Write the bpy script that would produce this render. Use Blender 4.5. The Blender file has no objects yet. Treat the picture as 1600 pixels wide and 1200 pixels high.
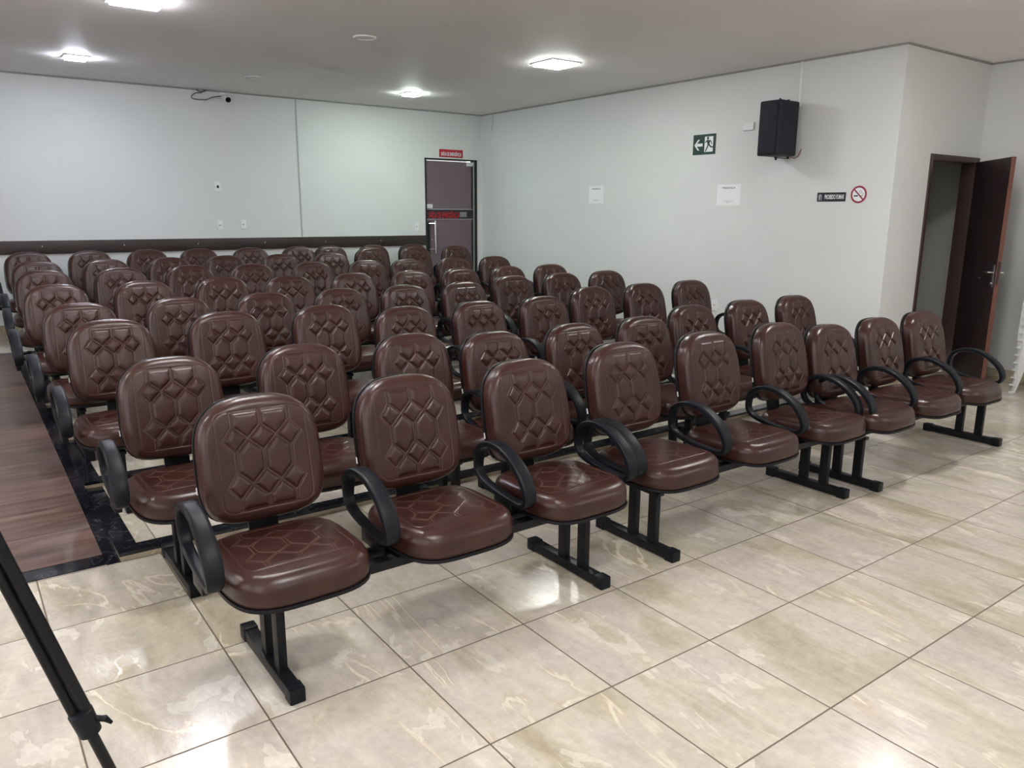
import bpy, bmesh, math, random
from mathutils import Vector, Matrix
random.seed(7)
S = bpy.context.scene
COL = S.collection
T = 0.5                       # floor tile side in metres; layout numbers below are in tiles where noted

# ------------------------------------------------------------------ camera
yaw, pitch, roll = 0.630046, 0.218786, 0.006046
fwd = Vector((math.sin(yaw)*math.cos(pitch), math.cos(yaw)*math.cos(pitch), -math.sin(pitch)))
rgt = Vector((math.cos(yaw), -math.sin(yaw), 0)); upv = rgt.cross(fwd)
r2 = rgt*math.cos(roll)+upv*math.sin(roll); u2 = -rgt*math.sin(roll)+upv*math.cos(roll)
cd = bpy.data.cameras.new('camera'); cam = bpy.data.objects.new('camera', cd); COL.objects.link(cam)
M = Matrix((r2, u2, -fwd)).transposed().to_4x4()
M.translation = Vector((-0.31175*T, -7.371*T, 3.13742*T))
cam.matrix_world = M
cd.sensor_width = 36; cd.lens = 1208.17/1600*36; cd.clip_start = 0.05
S.camera = cam

# ------------------------------------------------------------------ world, exposure
w = bpy.data.worlds.new('world'); S.world = w; w.use_nodes = True
w.node_tree.nodes['Background'].inputs[0].default_value = (1.0, 0.98, 0.97, 1)
w.node_tree.nodes['Background'].inputs[1].default_value = 2.4    # daylight for the added, unseen left-hand windows
S.view_settings.view_transform = 'Standard'; S.view_settings.look = 'None'
S.view_settings.gamma = 1; S.view_settings.use_curve_mapping = False
S.view_settings.exposure = 0.34
LAMP = 64.0                    # brightness of the ceiling panels

# ------------------------------------------------------------------ materials
def mat(name, col, rough=0.5, metal=0.0, spec=0.5, emit=None, es=0):
    m = bpy.data.materials.new(name); m.use_nodes = True
    b = m.node_tree.nodes['Principled BSDF']
    b.inputs['Base Color'].default_value = (*col, 1); b.inputs['Roughness'].default_value = rough
    b.inputs['Metallic'].default_value = metal; b.inputs['Specular IOR Level'].default_value = spec
    if emit: b.inputs['Emission Color'].default_value = (*emit, 1); b.inputs['Emission Strength'].default_value = es
    return m
class NT:
    def __init__(s, m): s.m = m; s.t = m.node_tree; s.b = s.t.nodes['Principled BSDF']
    def n(s, typ, **kw):
        x = s.t.nodes.new(typ)
        for k, v in kw.items():
            if k.startswith('i_'): x.inputs[int(k[2:]) if k[2:].isdigit() else k[2:]].default_value = v
            else: setattr(x, k, v)
        return x
    def l(s, a, b): s.t.links.new(a, b)
    def math(s, op, a, b=None, c=None):
        x = s.t.nodes.new('ShaderNodeMath'); x.operation = op
        for i, v in enumerate((a, b, c)):
            if v is None: continue
            if isinstance(v, (int, float)): x.inputs[i].default_value = v
            else: s.l(v, x.inputs[i])
        return x.outputs[0]
    def ramp(s, fac, stops):
        x = s.t.nodes.new('ShaderNodeValToRGB'); e = x.color_ramp.elements
        while len(e) < len(stops): e.new(0.5)
        for k, (p, c) in zip(e, stops): k.position = p; k.color = (*c, 1) if len(c) == 3 else c
        s.l(fac, x.inputs[0]); return x.outputs[0]
    def mix(s, f, a, b, typ='MIX'):
        x = s.t.nodes.new('ShaderNodeMix'); x.data_type = 'RGBA'; x.blend_type = typ
        for i, v in ((0, f), (6, a), (7, b)):
            if isinstance(v, (int, float)): x.inputs[i].default_value = v
            elif isinstance(v, tuple): x.inputs[i].default_value = (*v, 1)
            else: s.l(v, x.inputs[i])
        return x.outputs[2]
    def bump(s, h, st, d=0.01):
        x = s.t.nodes.new('ShaderNodeBump'); x.inputs['Strength'].default_value = st; x.inputs['Distance'].default_value = d
        s.l(h, x.inputs['Height']); s.l(x.outputs[0], s.b.inputs['Normal'])

def marble_tile(name, tint=(1, 1, 1), grid=True):
    m = mat(name, (0.6, 0.55, 0.45), 0.16, spec=0.36); k = NT(m)
    pos = k.n('ShaderNodeNewGeometry').outputs['Position']
    sc = k.n('ShaderNodeVectorMath', operation='SCALE'); sc.inputs['Scale'].default_value = 1/T; k.l(pos, sc.inputs[0])
    fl = k.n('ShaderNodeVectorMath', operation='FLOOR'); 
    add = k.n('ShaderNodeVectorMath', operation='ADD'); add.inputs[1].default_value = (0, 0, 0.5); k.l(sc.outputs[0], add.inputs[0]); k.l(add.outputs[0], fl.inputs[0])
    wn = k.n('ShaderNodeTexWhiteNoise', noise_dimensions='3D'); k.l(fl.outputs[0], wn.inputs['Vector'])
    # random offset per tile so each tile has its own veins
    off = k.n('ShaderNodeVectorMath', operation='SCALE'); off.inputs['Scale'].default_value = 37.0; k.l(wn.outputs['Color'], off.inputs[0])
    p2 = k.n('ShaderNodeVectorMath', operation='ADD'); k.l(sc.outputs[0], p2.inputs[0]); k.l(off.outputs[0], p2.inputs[1])
    rot = k.n('ShaderNodeMapping'); rot.inputs['Rotation'].default_value = (0, 0, math.radians(38)); rot.inputs['Scale'].default_value = (1.1, 0.34, 1)
    k.l(p2.outputs[0], rot.inputs[0])
    v = rot.outputs[0]
    n1 = k.n('ShaderNodeTexNoise', i_Scale=1.4, i_Detail=6.0, i_Roughness=0.55, i_Distortion=0.9); k.l(v, n1.inputs['Vector'])
    base = k.ramp(n1.outputs['Fac'], [(0.28, (0.42, 0.375, 0.29)), (0.40, (0.50, 0.46, 0.38)), (0.49, (0.58, 0.545, 0.485)), (0.57, (0.565, 0.52, 0.485)), (0.65, (0.51, 0.47, 0.425)), (0.76, (0.44, 0.405, 0.36))])
    n2 = k.n('ShaderNodeTexNoise', i_Scale=5.5, i_Detail=9.0, i_Roughness=0.72, i_Distortion=0.5); k.l(v, n2.inputs['Vector'])
    base = k.mix(0.5, base, k.ramp(n2.outputs['Fac'], [(0.3, (0.68, 0.66, 0.62)), (0.7, (1.16, 1.15, 1.13))]), 'MULTIPLY')
    # pale crack-like veins with golden borders
    n3 = k.n('ShaderNodeTexNoise', i_Scale=0.95, i_Detail=5.0, i_Roughness=0.5, i_Distortion=1.6); k.l(v, n3.inputs['Vector'])
    d = k.math('ABSOLUTE', k.math('SUBTRACT', n3.outputs['Fac'], 0.5))
    gate = k.n('ShaderNodeTexNoise', i_Scale=1.1, i_Detail=2.0); k.l(p2.outputs[0], gate.inputs['Vector'])
    g = k.ramp(gate.outputs['Fac'], [(0.52, (0, 0, 0)), (0.62, (1, 1, 1))])
    gold = k.ramp(d, [(0.0, (1, 1, 1)), (0.035, (0, 0, 0))])
    white = k.ramp(d, [(0.0, (1, 1, 1)), (0.007, (0.8, 0.8, 0.8)), (0.013, (0, 0, 0))])
    base = k.mix(k.math('MULTIPLY', k.math('MULTIPLY', gold, g), 0.6), base, (0.50, 0.40, 0.24))
    base = k.mix(k.math('MULTIPLY', k.math('MULTIPLY', white, g), 0.75), base, (0.76, 0.74, 0.67))
    n5 = k.n('ShaderNodeTexNoise', i_Scale=0.8, i_Detail=6.0, i_Roughness=0.55, i_Distortion=0.7); k.l(v, n5.inputs['Vector'])
    d5 = k.math('ABSOLUTE', k.math('SUBTRACT', n5.outputs['Fac'], 0.47))
    wn5 = k.n('ShaderNodeTexNoise', i_Scale=3.0, i_Detail=3.0); k.l(p2.outputs[0], wn5.inputs['Vector'])
    band = k.math('LESS_THAN', d5, k.math('MULTIPLY', k.math('SUBTRACT', wn5.outputs['Fac'], 0.51), 0.15))
    base = k.mix(k.math('MULTIPLY', band, 0.5), base, (0.72, 0.70, 0.64))
    n6 = k.n('ShaderNodeTexNoise', i_Scale=15.0, i_Detail=7.0, i_Roughness=0.7); k.l(p2.outputs[0], n6.inputs['Vector'])
    base = k.mix(0.6, base, k.ramp(n6.outputs['Fac'], [(0.3, (0.80, 0.79, 0.76)), (0.7, (1.12, 1.12, 1.12))]), 'MULTIPLY')
    # slightly different tone per tile
    sep = k.n('ShaderNodeSeparateColor'); k.l(wn.outputs['Color'], sep.inputs[0])
    tone = k.math('ADD', k.math('MULTIPLY', sep.outputs[1], 0.14), 0.93)
    cmb = k.n('ShaderNodeCombineColor'); [k.l(tone, cmb.inputs[i]) for i in range(3)]
    base = k.mix(1.0, base, cmb.outputs[0], 'MULTIPLY')
    base = k.mix(1.0, base, tuple(c*f for c, f in zip(tint, (1.05, 1.04, 1.01))), 'MULTIPLY')
    if grid:
        s3 = k.n('ShaderNodeSeparateXYZ'); k.l(sc.outputs[0], s3.inputs[0])
        def edge(o):
            f = k.math('FRACT', k.math('ADD', o, 0.5)); return k.math('ABSOLUTE', k.math('SUBTRACT', f, 0.5))
        e = k.math('MINIMUM', edge(s3.outputs[0]), edge(s3.outputs[1]))
        gm = k.ramp(e, [(0.0, (1, 1, 1)), (0.0042, (1, 1, 1)), (0.0062, (0, 0, 0))])
        base = k.mix(gm, base, (0.13, 0.10, 0.075))
        k.l(k.math('ADD', k.math('MULTIPLY', gm, 0.5), k.math('ADD', k.math('MULTIPLY', n2.outputs['Fac'], 0.10), 0.10)), k.b.inputs['Roughness'])
    n4 = k.n('ShaderNodeTexNoise', i_Scale=26.0, i_Detail=5.0); k.l(v, n4.inputs['Vector'])
    hh = k.math('ADD', n4.outputs['Fac'], k.math('MULTIPLY', n2.outputs['Fac'], 1.5))
    if grid: hh = k.math('SUBTRACT', hh, k.math('MULTIPLY', gm, 1.5))
    k.bump(hh, 0.16, 0.004)
    k.l(base, k.b.inputs['Base Color'])
    return m
FLOOR = marble_tile('polished_marble_tile')
FACE = marble_tile('marble_tile_riser', (0.95, 0.90, 0.78), grid=False)
BASEB = marble_tile('marble_tile_skirting', (0.80, 0.76, 0.68), grid=False)

def granite():
    m = mat('black_granite', (0.012, 0.013, 0.017), 0.12); k = NT(m)
    tc = k.n('ShaderNodeTexCoord').outputs['Object']
    n = k.n('ShaderNodeTexNoise', i_Scale=5.0, i_Detail=7.0, i_Roughness=0.6, i_Distortion=1.2); k.l(tc, n.inputs['Vector'])
    d = k.math('ABSOLUTE', k.math('SUBTRACT', n.outputs['Fac'], 0.5))
    c = k.ramp(d, [(0.0, (0.16, 0.165, 0.18)), (0.0020, (0.03, 0.032, 0.04)), (0.006, (0.009, 0.010, 0.015))])
    k.l(c, k.b.inputs['Base Color']); return m
GRAN = granite()

def laminate():
    m = mat('brown_wood_laminate', (0.2, 0.1, 0.07), 0.35); k = NT(m)
    pos = k.n('ShaderNodeNewGeometry').outputs['Position']
    mp = k.n('ShaderNodeMapping'); mp.inputs['Scale'].default_value = (0.8, 9, 1); k.l(pos, mp.inputs[0])
    br = k.n('ShaderNodeTexBrick', offset=0.0, offset_frequency=2)
    sh = k.n('ShaderNodeMapping'); sh.inputs['Location'].default_value = (13.0, 0, 0); k.l(pos, sh.inputs[0])
    for a, b in (('Scale', 1.0), ('Mortar Size', 0.0022), ('Brick Width', 40.0), ('Row Height', 0.165), ('Mortar Smooth', 0.0)): br.inputs[a].default_value = b
    br.inputs['Color1'].default_value = (0.80, 0.80, 0.80, 1); br.inputs['Color2'].default_value = (1.12, 1.1, 1.1, 1); br.inputs['Mortar'].default_value = (0.25, 0.22, 0.2, 1)
    k.l(sh.outputs[0], br.inputs['Vector'])
    n = k.n('ShaderNodeTexNoise', i_Scale=2.2, i_Detail=9.0, i_Roughness=0.62, i_Distortion=0.8); k.l(mp.outputs[0], n.inputs['Vector'])
    c = k.ramp(n.outputs['Fac'], [(0.3, (0.060, 0.036, 0.030)), (0.5, (0.130, 0.078, 0.063)), (0.7, (0.205, 0.142, 0.120))])
    c = k.mix(1.0, c, br.outputs['Color'], 'MULTIPLY'); k.l(c, k.b.inputs['Base Color'])
    k.bump(n.outputs['Fac'], 0.08, 0.003); return m
WOOD = laminate()

def darkwood(name, a, b, axis=(0.6, 1, 14), rough=0.4):
    m = mat(name, a, rough); k = NT(m)
    tc = k.n('ShaderNodeTexCoord').outputs['Object']; mp = k.n('ShaderNodeMapping'); mp.inputs['Scale'].default_value = axis; k.l(tc, mp.inputs[0])
    n = k.n('ShaderNodeTexNoise', i_Scale=3.0, i_Detail=8.0, i_Roughness=0.6); k.l(mp.outputs[0], n.inputs['Vector'])
    k.l(k.ramp(n.outputs['Fac'], [(0.3, a), (0.75, b)]), k.b.inputs['Base Color']); return m
RAIL = darkwood('dark_wenge_board', (0.016, 0.009, 0.008), (0.050, 0.032, 0.028))
DOORW = darkwood('dark_brown_door_paint', (0.020, 0.012, 0.012), (0.040, 0.026, 0.026), (14, 14, 0.7), 0.42)
FRAME = mat('brown_door_frame_paint', (0.055, 0.030, 0.026), 0.45)
EDGE = darkwood('reddish_door_edge', (0.11, 0.035, 0.022), (0.16, 0.055, 0.036), (3, 3, 9), 0.5)

def paint(name, col, bump=0.25, scale=55, rough=0.55):
    m = mat(name, col, rough, spec=0.3); k = NT(m)
    pos = k.n('ShaderNodeNewGeometry').outputs['Position']
    n = k.n('ShaderNodeTexNoise', i_Scale=float(scale), i_Detail=4.0); k.l(pos, n.inputs['Vector'])
    n2 = k.n('ShaderNodeTexNoise', i_Scale=1.3, i_Detail=5.0); k.l(pos, n2.inputs['Vector'])
    c = k.ramp(n2.outputs['Fac'], [(0.3, tuple(x*0.965 for x in col)), (0.7, tuple(min(1, x*1.02) for x in col))])
    # faint scuff marks on the paint
    mp = k.n('ShaderNodeMapping'); mp.inputs['Scale'].default_value = (1, 1.2, 9); mp.inputs['Rotation'].default_value = (0.12, 0, 0); k.l(pos, mp.inputs[0])
    n3 = k.n('ShaderNodeTexNoise', i_Scale=1.6, i_Detail=7.0, i_Roughness=0.7); k.l(mp.outputs[0], n3.inputs['Vector'])
    sm = k.ramp(n3.outputs['Fac'], [(0.66, (0, 0, 0)), (0.72, (1, 1, 1))])
    c = k.mix(k.math('MULTIPLY', sm, 0.10), c, tuple(x*0.6 for x in col))
    k.l(c, k.b.inputs['Base Color']); k.bump(n.outputs['Fac'], bump, 0.002); return m
WALL = paint('off_white_wall_paint', (0.685, 0.700, 0.695))
CEIL = paint('white_ceiling_paint', (0.88, 0.85, 0.84), 0.05)
INNER = paint('grey_inner_room_paint', (0.66, 0.66, 0.63))

def leather():
    m = mat('brown_leatherette', (0.06, 0.025, 0.019), 0.36, spec=0.42); k = NT(m)
    tc = k.n('ShaderNodeTexCoord').outputs['Object']
    v = k.n('ShaderNodeTexVoronoi', i_Scale=420.0); k.l(tc, v.inputs['Vector'])
    n = k.n('ShaderNodeTexNoise', i_Scale=7.0, i_Detail=5.0); k.l(tc, n.inputs['Vector'])
    oi = k.n('ShaderNodeObjectInfo')
    c = k.ramp(n.outputs['Fac'], [(0.3, (0.031, 0.0102, 0.0078)), (0.7, (0.047, 0.0165, 0.0125))])
    at = k.n('ShaderNodeAttribute', attribute_name='stitch')
    c = k.mix(at.outputs['Fac'], c, (0.155, 0.088, 0.066)); k.l(c, k.b.inputs['Base Color'])
    k.l(k.math('ADD', k.math('MULTIPLY', n.outputs['Fac'], 0.14), 0.23), k.b.inputs['Roughness'])
    k.bump(v.outputs['Distance'], 0.12, 0.001); return m
LEATHER = leather()
def plastic(name, col, rough, sc=300, st=0.15):
    m = mat(name, col, rough, spec=0.2); k = NT(m); tc = k.n('ShaderNodeTexCoord').outputs['Object']
    n = k.n('ShaderNodeTexNoise', i_Scale=float(sc), i_Detail=2.0); k.l(tc, n.inputs['Vector']); k.bump(n.outputs['Fac'], st, 0.001); return m
PLAST = plastic('black_textured_plastic', (0.0065, 0.008, 0.0115), 0.42)
SHELL = plastic('black_shell_plastic', (0.008, 0.008, 0.010), 0.38)
METAL = plastic('black_powder_coated_steel', (0.0085, 0.009, 0.011), 0.36, 200, 0.1)
WHITEP = plastic('white_plastic', (0.80, 0.81, 0.82), 0.35)
STACKP = plastic('aged_white_plastic', (0.66, 0.67, 0.66), 0.45)
TAGM = mat('white_tag', (0.8, 0.8, 0.8), 0.7)
CHROME = mat('polished_steel', (0.75, 0.75, 0.77), 0.2, 1.0)
ALU = mat('brushed_aluminium', (0.62, 0.62, 0.64), 0.38, 0.9)
BLACK = mat('matt_black', (0.008, 0.008, 0.01), 0.5)
PAPER = mat('white_paper', (0.82, 0.83, 0.86), 0.8)
INK = mat('dark_print', (0.04, 0.04, 0.05), 0.7)
GREYINK = mat('grey_print', (0.35, 0.35, 0.37), 0.7)
GREEN = mat('sign_green', (0.005, 0.036, 0.028), 0.45)
RED = mat('sign_red', (0.42, 0.018, 0.03), 0.45)
REDTXT = mat('sign_red_lettering', (0.45, 0.012, 0.02), 0.5)
WHITES = mat('sign_white', (0.82, 0.84, 0.86), 0.5)
BAND = mat('door_band_black', (0.012, 0.012, 0.02), 0.35)
SIGNBLACK = mat('sign_black', (0.012, 0.012, 0.022), 0.4)
def film_glass():
    m = mat('mauve_filmed_glass', (0.105, 0.068, 0.085), 0.12); k = NT(m)
    k.b.inputs['Coat Weight'].default_value = 0.6; k.b.inputs['Coat Roughness'].default_value = 0.05
    tc = k.n('ShaderNodeTexCoord').outputs['Object']; n = k.n('ShaderNodeTexNoise', i_Scale=1.5, i_Detail=3.0); k.l(tc, n.inputs['Vector'])
    k.l(k.ramp(n.outputs['Fac'], [(0.3, (0.125, 0.085, 0.112)), (0.7, (0.145, 0.100, 0.130))]), k.b.inputs['Base Color']); return m
FILM = film_glass()
def lamp_mat(name, col, f=1.0):
    return mat(name, (0.9, 0.9, 0.9), 0.5, emit=col, es=LAMP*f)

# ------------------------------------------------------------------ mesh helpers
def link(name, me, m, parent=None):
    o = bpy.data.objects.new(name, me); COL.objects.link(o)
    if m is not None and not me.materials: me.materials.append(m)
    if parent is not None: o.parent = parent
    return o
class MB:
    def __init__(s): s.v = []; s.f = []; s.smooth = []
    def add(s, v, f, sm=False):
        b = len(s.v); s.v += [tuple(p) for p in v]; s.f += [tuple(b+i for i in q) for q in f]; s.smooth += [sm]*len(f)
    def box(s, a, b, mtx=None):
        x0, y0, z0 = a; x1, y1, z1 = b
        v = [Vector(p) for p in ((x0,y0,z0),(x1,y0,z0),(x1,y1,z0),(x0,y1,z0),(x0,y0,z1),(x1,y0,z1),(x1,y1,z1),(x0,y1,z1))]
        if mtx: v = [mtx @ p for p in v]
        s.add(v, [(0,3,2,1),(4,5,6,7),(0,1,5,4),(1,2,6,5),(2,3,7,6),(3,0,4,7)])
    def prism(s, pts, axis, a, b):
        # polygon pts (2-D) extruded along axis from a to b
        def P(p, t):
            return {'x': (t, p[0], p[1]), 'y': (p[0], t, p[1]), 'z': (p[0], p[1], t)}[axis]
        n = len(pts); v = [P(p, a) for p in pts]+[P(p, b) for p in pts]
        s.add(v, [tuple(range(n))[::-1], tuple(range(n, 2*n))]+[(i, (i+1)%n, n+(i+1)%n, n+i) for i in range(n)])
    def tube(s, path, r, n=10, closed=False, flat=None):
        # flat=(half width along X, half thickness) gives a rounded-rectangle strap lying in the YZ plane
        P = [Vector(p) for p in path]; L = len(P); rings = []
        for i, p in enumerate(P):
            a = P[(i-1) % L] if (closed or i > 0) else p; b = P[(i+1) % L] if (closed or i < L-1) else p
            t = (b-a).normalized()
            ref = Vector((1, 0, 0)) if abs(t.x) < 0.9 else Vector((0, 1, 0))
            e1 = (ref-t*ref.dot(t)).normalized(); e2 = t.cross(e1)
            rr = r[i] if isinstance(r, (list, tuple)) else r
            ring = []
            for j in range(n):
                ang = 2*math.pi*j/n; c, q = math.cos(ang), math.sin(ang)
                if flat:
                    pw = 0.45; cx = math.copysign(abs(c)**pw, c); sx = math.copysign(abs(q)**pw, q)
                    k = rr if isinstance(rr, (int, float)) and rr else 1
                    ring.append(p+e1*cx*flat[0]*k+e2*sx*flat[1]*(0.5+0.5*k))
                else: ring.append(p+e1*c*rr+e2*q*rr)
            rings.append(ring)
        v = [q for ring in rings for q in ring]; f = []
        for i in range(L if closed else L-1):
            for j in range(n):
                f.append((i*n+j, i*n+(j+1)%n, ((i+1)%L)*n+(j+1)%n, ((i+1)%L)*n+j))
        if not closed: f += [tuple(range(n))[::-1], tuple(range((L-1)*n, L*n))]
        s.add(v, f, True)
    def lathe(s, prof, n=32, mtx=None):
        v = []; f = []
        for r, z in prof:
            for j in range(n):
                a = 2*math.pi*j/n; p = Vector((r*math.cos(a), r*math.sin(a), z)); v.append(mtx @ p if mtx else p)
        for i in range(len(prof)-1):
            for j in range(n): f.append((i*n+j, i*n+(j+1)%n, (i+1)*n+(j+1)%n, (i+1)*n+j))
        f.append(tuple(range(n))[::-1]); f.append(tuple(range((len(prof)-1)*n, len(prof)*n)))
        s.add(v, f, True)
    def build(s, name, m, parent=None, bevel=0, seg=2, auto=True):
        me = bpy.data.meshes.new(name); me.from_pydata(s.v, [], s.f); me.update()
        bm = bmesh.new(); bm.from_mesh(me)
        for i, fc in enumerate(bm.faces): fc.smooth = s.smooth[i]
        if bevel:
            es = [e for e in bm.edges if e.is_manifold and e.calc_face_angle(0) > 0.6]
            bmesh.ops.bevel(bm, geom=es, offset=bevel, segments=seg, affect='EDGES', profile=0.6, clamp_overlap=True)
            for fc in bm.faces: fc.smooth = True
        bmesh.ops.recalc_face_normals(bm, faces=bm.faces)
        bm.to_mesh(me); bm.free()
        if auto and (bevel or any(s.smooth)):
            try: me.set_sharp_from_angle(angle=math.radians(38))
            except Exception: pass
        return link(name, me, m, parent)
def box(name, a, b, m, parent=None, bevel=0):
    k = MB(); k.box(a, b); return k.build(name, m, parent, bevel)
def tag(o, label=None, cat=None, group=None, kind=None):
    for k, v in (('label', label), ('category', cat), ('group', group), ('kind', kind)):
        if v: o[k] = v
    return o
def empty(name, loc, label, cat, group=None, rz=0):
    o = bpy.data.objects.new(name, None); COL.objects.link(o); o.location = loc; o.rotation_euler = (0, 0, rz)
    o.empty_display_size = 0.1
    return tag(o, label, cat, group)
def struct(o): o['kind'] = 'structure'; return o
def copy_tree(o, parent=None):
    c = o.copy(); COL.objects.link(c); c.parent = parent
    for ch in list(o.children): copy_tree(ch, c)
    return c
def text(name, s, h, m, parent, mtx, sx=1.0, width=None, bold=0.0, depth=0.0008):
    cu = bpy.data.curves.new(name, 'FONT'); cu.body = s; cu.align_x = 'CENTER'; cu.align_y = 'CENTER'
    cu.size = 1; cu.extrude = 0.0; cu.offset = bold
    o = bpy.data.objects.new(name+'_tmp', cu); COL.objects.link(o)
    bpy.context.view_layer.update()
    me = bpy.data.meshes.new_from_object(o.evaluated_get(bpy.context.evaluated_depsgraph_get()))
    bpy.data.objects.remove(o)
    xs = [v.co.x for v in me.vertices]; ys = [v.co.y for v in me.vertices]
    W = max(xs)-min(xs); H = 0.72
    k = (width/W) if width else h/H*sx
    cx = (max(xs)+min(xs))/2; cy = 0.0+(max(ys)+min(ys))/2
    for v in me.vertices: v.co = Vector(((v.co.x-cx)*k, (v.co.y-cy)*h/H, depth))
    me.transform(mtx); me.name = name
    me.materials.clear(); return link(name, me, m, parent)
# orientation frames: text plane (x right, y up, z out) -> wall planes, seen from inside the room
def on_right(x, y, z):   # wall facing -X, reader looks along +X: right is -Y
    return Matrix(((0, 0, -1, x), (-1, 0, 0, y), (0, 1, 0, z), (0, 0, 0, 1)))
def on_back(x, y, z):    # wall facing -Y
    return Matrix(((1, 0, 0, x), (0, 0, -1, y), (0, 1, 0, z), (0, 0, 0, 1)))

# ------------------------------------------------------------------ room shell
H = 2.966
XL, XR, YB, YF = -2.4, 6.55, 6.32, -7.2
XF, YR = 8.08, -0.05
RISE = 0.22                      # height of the landing
YL = 10.13*T                     # ramp ends, landing starts
struct(box('floor', (XL, YF, -0.1), (XF, 0.01, 0.0), FLOOR))
struct(box('floor_landing', (XL, YL, -0.1), (XR, YB, RISE), FLOOR))
struct(box('floor_inner_room', (XR+0.12, YR+0.12, -0.1), (8.9, 2.6, 0.0), FLOOR))
struct(box('ceiling', (XL-0.1, YF-0.1, H), (XF+0.1, YB+0.1, H+0.1), CEIL))
struct(box('wall_front', (XL-0.1, YF-0.1, -0.1), (XF+0.1, YF, H), WALL))
WY = ((-6.6, -3.8), (-3.4, -0.6), (-0.2, 2.6))  # openings added in the unseen left wall to let in more light
k = MB(); k.box((XL-0.1, YF, -0.1), (XL, YB, 0.9)); k.box((XL-0.1, YF, 2.6), (XL, YB, H))
for a, b in ((YF, -6.6), (-3.8, -3.4), (-0.6, -0.2), (2.6, YB)): k.box((XL-0.1, a, 0.9), (XL, b, 2.6))
struct(k.build('wall_left', WALL))
for i, (a, b) in enumerate(WY):
    k = MB(); m_ = (a+b)/2
    for q in ((a, 0.9, a+0.05, 2.6), (b-0.05, 0.9, b, 2.6), (m_-0.025, 0.9, m_+0.025, 2.6), (a, 0.9, b, 0.95), (a, 2.55, b, 2.6)): k.box((XL-0.07, q[0], q[1]), (XL-0.03, q[2], q[3]))
    struct(k.build('added_window_%d' % (i+1), ALU))
    pl = bpy.data.lights.new('added_window_portal', 'AREA'); pl.shape = 'RECTANGLE'; pl.size = 1.7; pl.size_y = b-a; pl.cycles.is_portal = True
    po = bpy.data.objects.new('added_window_portal', pl); COL.objects.link(po); po.location = (XL-0.08, m_, 1.75); po.rotation_euler = (0, math.radians(-90), 0)
struct(box('wall_far_right', (XF, YF, -0.1), (XF+0.1, YR+0.12, H), WALL))
struct(box('wall_right', (XR, YR, -0.1), (XR+0.12, YB, H), WALL))
# back wall with the emergency door opening
DX0, DX1, DZ = 5.575, 6.462, 2.315
k = MB(); k.box((XL-0.1, YB, -0.1), (DX0, YB+0.12, H)); k.box((DX1, YB, -0.1), (XR+0.12, YB+0.12, H)); k.box((DX0, YB, DZ), (DX1, YB+0.12, H)); k.box((DX0, YB, -0.1), (DX1, YB+0.12, RISE))
struct(k.build('wall_back', WALL))
# return wall with the inner doorway
RX0, RX1, RZ = 7.135, 8.075, 2.105
k = MB(); k.box((XR+0.12, YR, -0.1), (RX0, YR+0.12, H)); k.box((RX0, YR, RZ), (XF, YR+0.12, H))
struct(k.build('wall_return', WALL))
# inner room seen through the doorway
k = MB(); k.box((XR+0.12, 2.6, -0.1), (8.9, 2.7, 2.8)); k.box((8.9, YR+0.12, -0.1), (9.0, 2.7, 2.8)); k.box((XF+0.1, YR+0.02, -0.1), (9.0, YR+0.12, 2.8)); k.box((XR+0.12, YR+0.12, 2.7), (9.0, 2.7, 2.8))
struct(k.build('wall_inner_room', INNER))
# baseboards
def sloped(x0, x1, h, lift=0.0):
    k = MB(); y0, y1 = 0.0, YL
    k.prism([(y0, lift), (y1, RISE+lift), (YB, RISE+lift), (YB, RISE+h), (y1, RISE+h), (y0, h)], 'x', x0, x1); return k
struct(sloped(XR-0.012, XR+0.001, 0.10).build('baseboard_right', BASEB))
struct(sloped(XL-0.001, XL+0.012, 0.10).build('baseboard_left', BASEB))
struct(box('baseboard_back', (XL, YB-0.012, RISE), (DX0, YB+0.001, RISE+0.112), BASEB))
struct(box('baseboard_return', (XR+0.012, YR-0.012, 0), (RX0, YR+0.001, 0.10), BASEB))
struct(box('baseboard_far_right', (XF-0.012, YF, 0), (XF+0.001, YR, 0.10), BASEB))
# grey strip painting in the shadow line under the ceiling
k = MB(); k.box((XL, YB-0.014, H-0.016), (XR, YB+0.001, H+0.001)); k.box((XR-0.014, YR-0.014, H-0.016), (XR+0.001, YB, H+0.001)); k.box((XR, YR-0.014, H-0.016), (XF, YR+0.001, H+0.001)); k.box((XF-0.014, YF, H-0.016), (XF+0.001, YR, H+0.001))
struct(k.build('trim_1', mat('grey_ceiling_shadow', (0.30, 0.30, 0.29), 0.8)))

# ramps (brown laminate aisles) each side of the tiers
TX0, TX1 = 0.66*T, 10.83*T      # the stepped platform runs between these x
def ramp(name, x0, x1, y0, m, lift=0.0):
    z0 = RISE*y0/YL+lift
    k = MB(); k.prism([(y0, -0.05), (YL, -0.05), (YL, RISE+lift), (y0, z0)], 'x', x0, x1); return struct(k.build(name, m))
ramp('floor_ramp_left', XL, 0.545*T, 0.125, WOOD, 0.0005)
ramp('floor_ramp_right', TX1+0.06, XR, 0.125, WOOD, 0.0005)
ramp('trim_2', 0.545*T, TX0, 0.0, GRAN, 0.003)
ramp('trim_3', TX1, TX1+0.06, 0.0, GRAN, 0.003)
struct(box('trim_4', (XL, 0.008, -0.02), (0.545*T, 0.125, 0.004), GRAN))
struct(box('trim_5', (TX1+0.06, 0.008, -0.02), (XR, 0.125, 0.004), GRAN))
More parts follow.
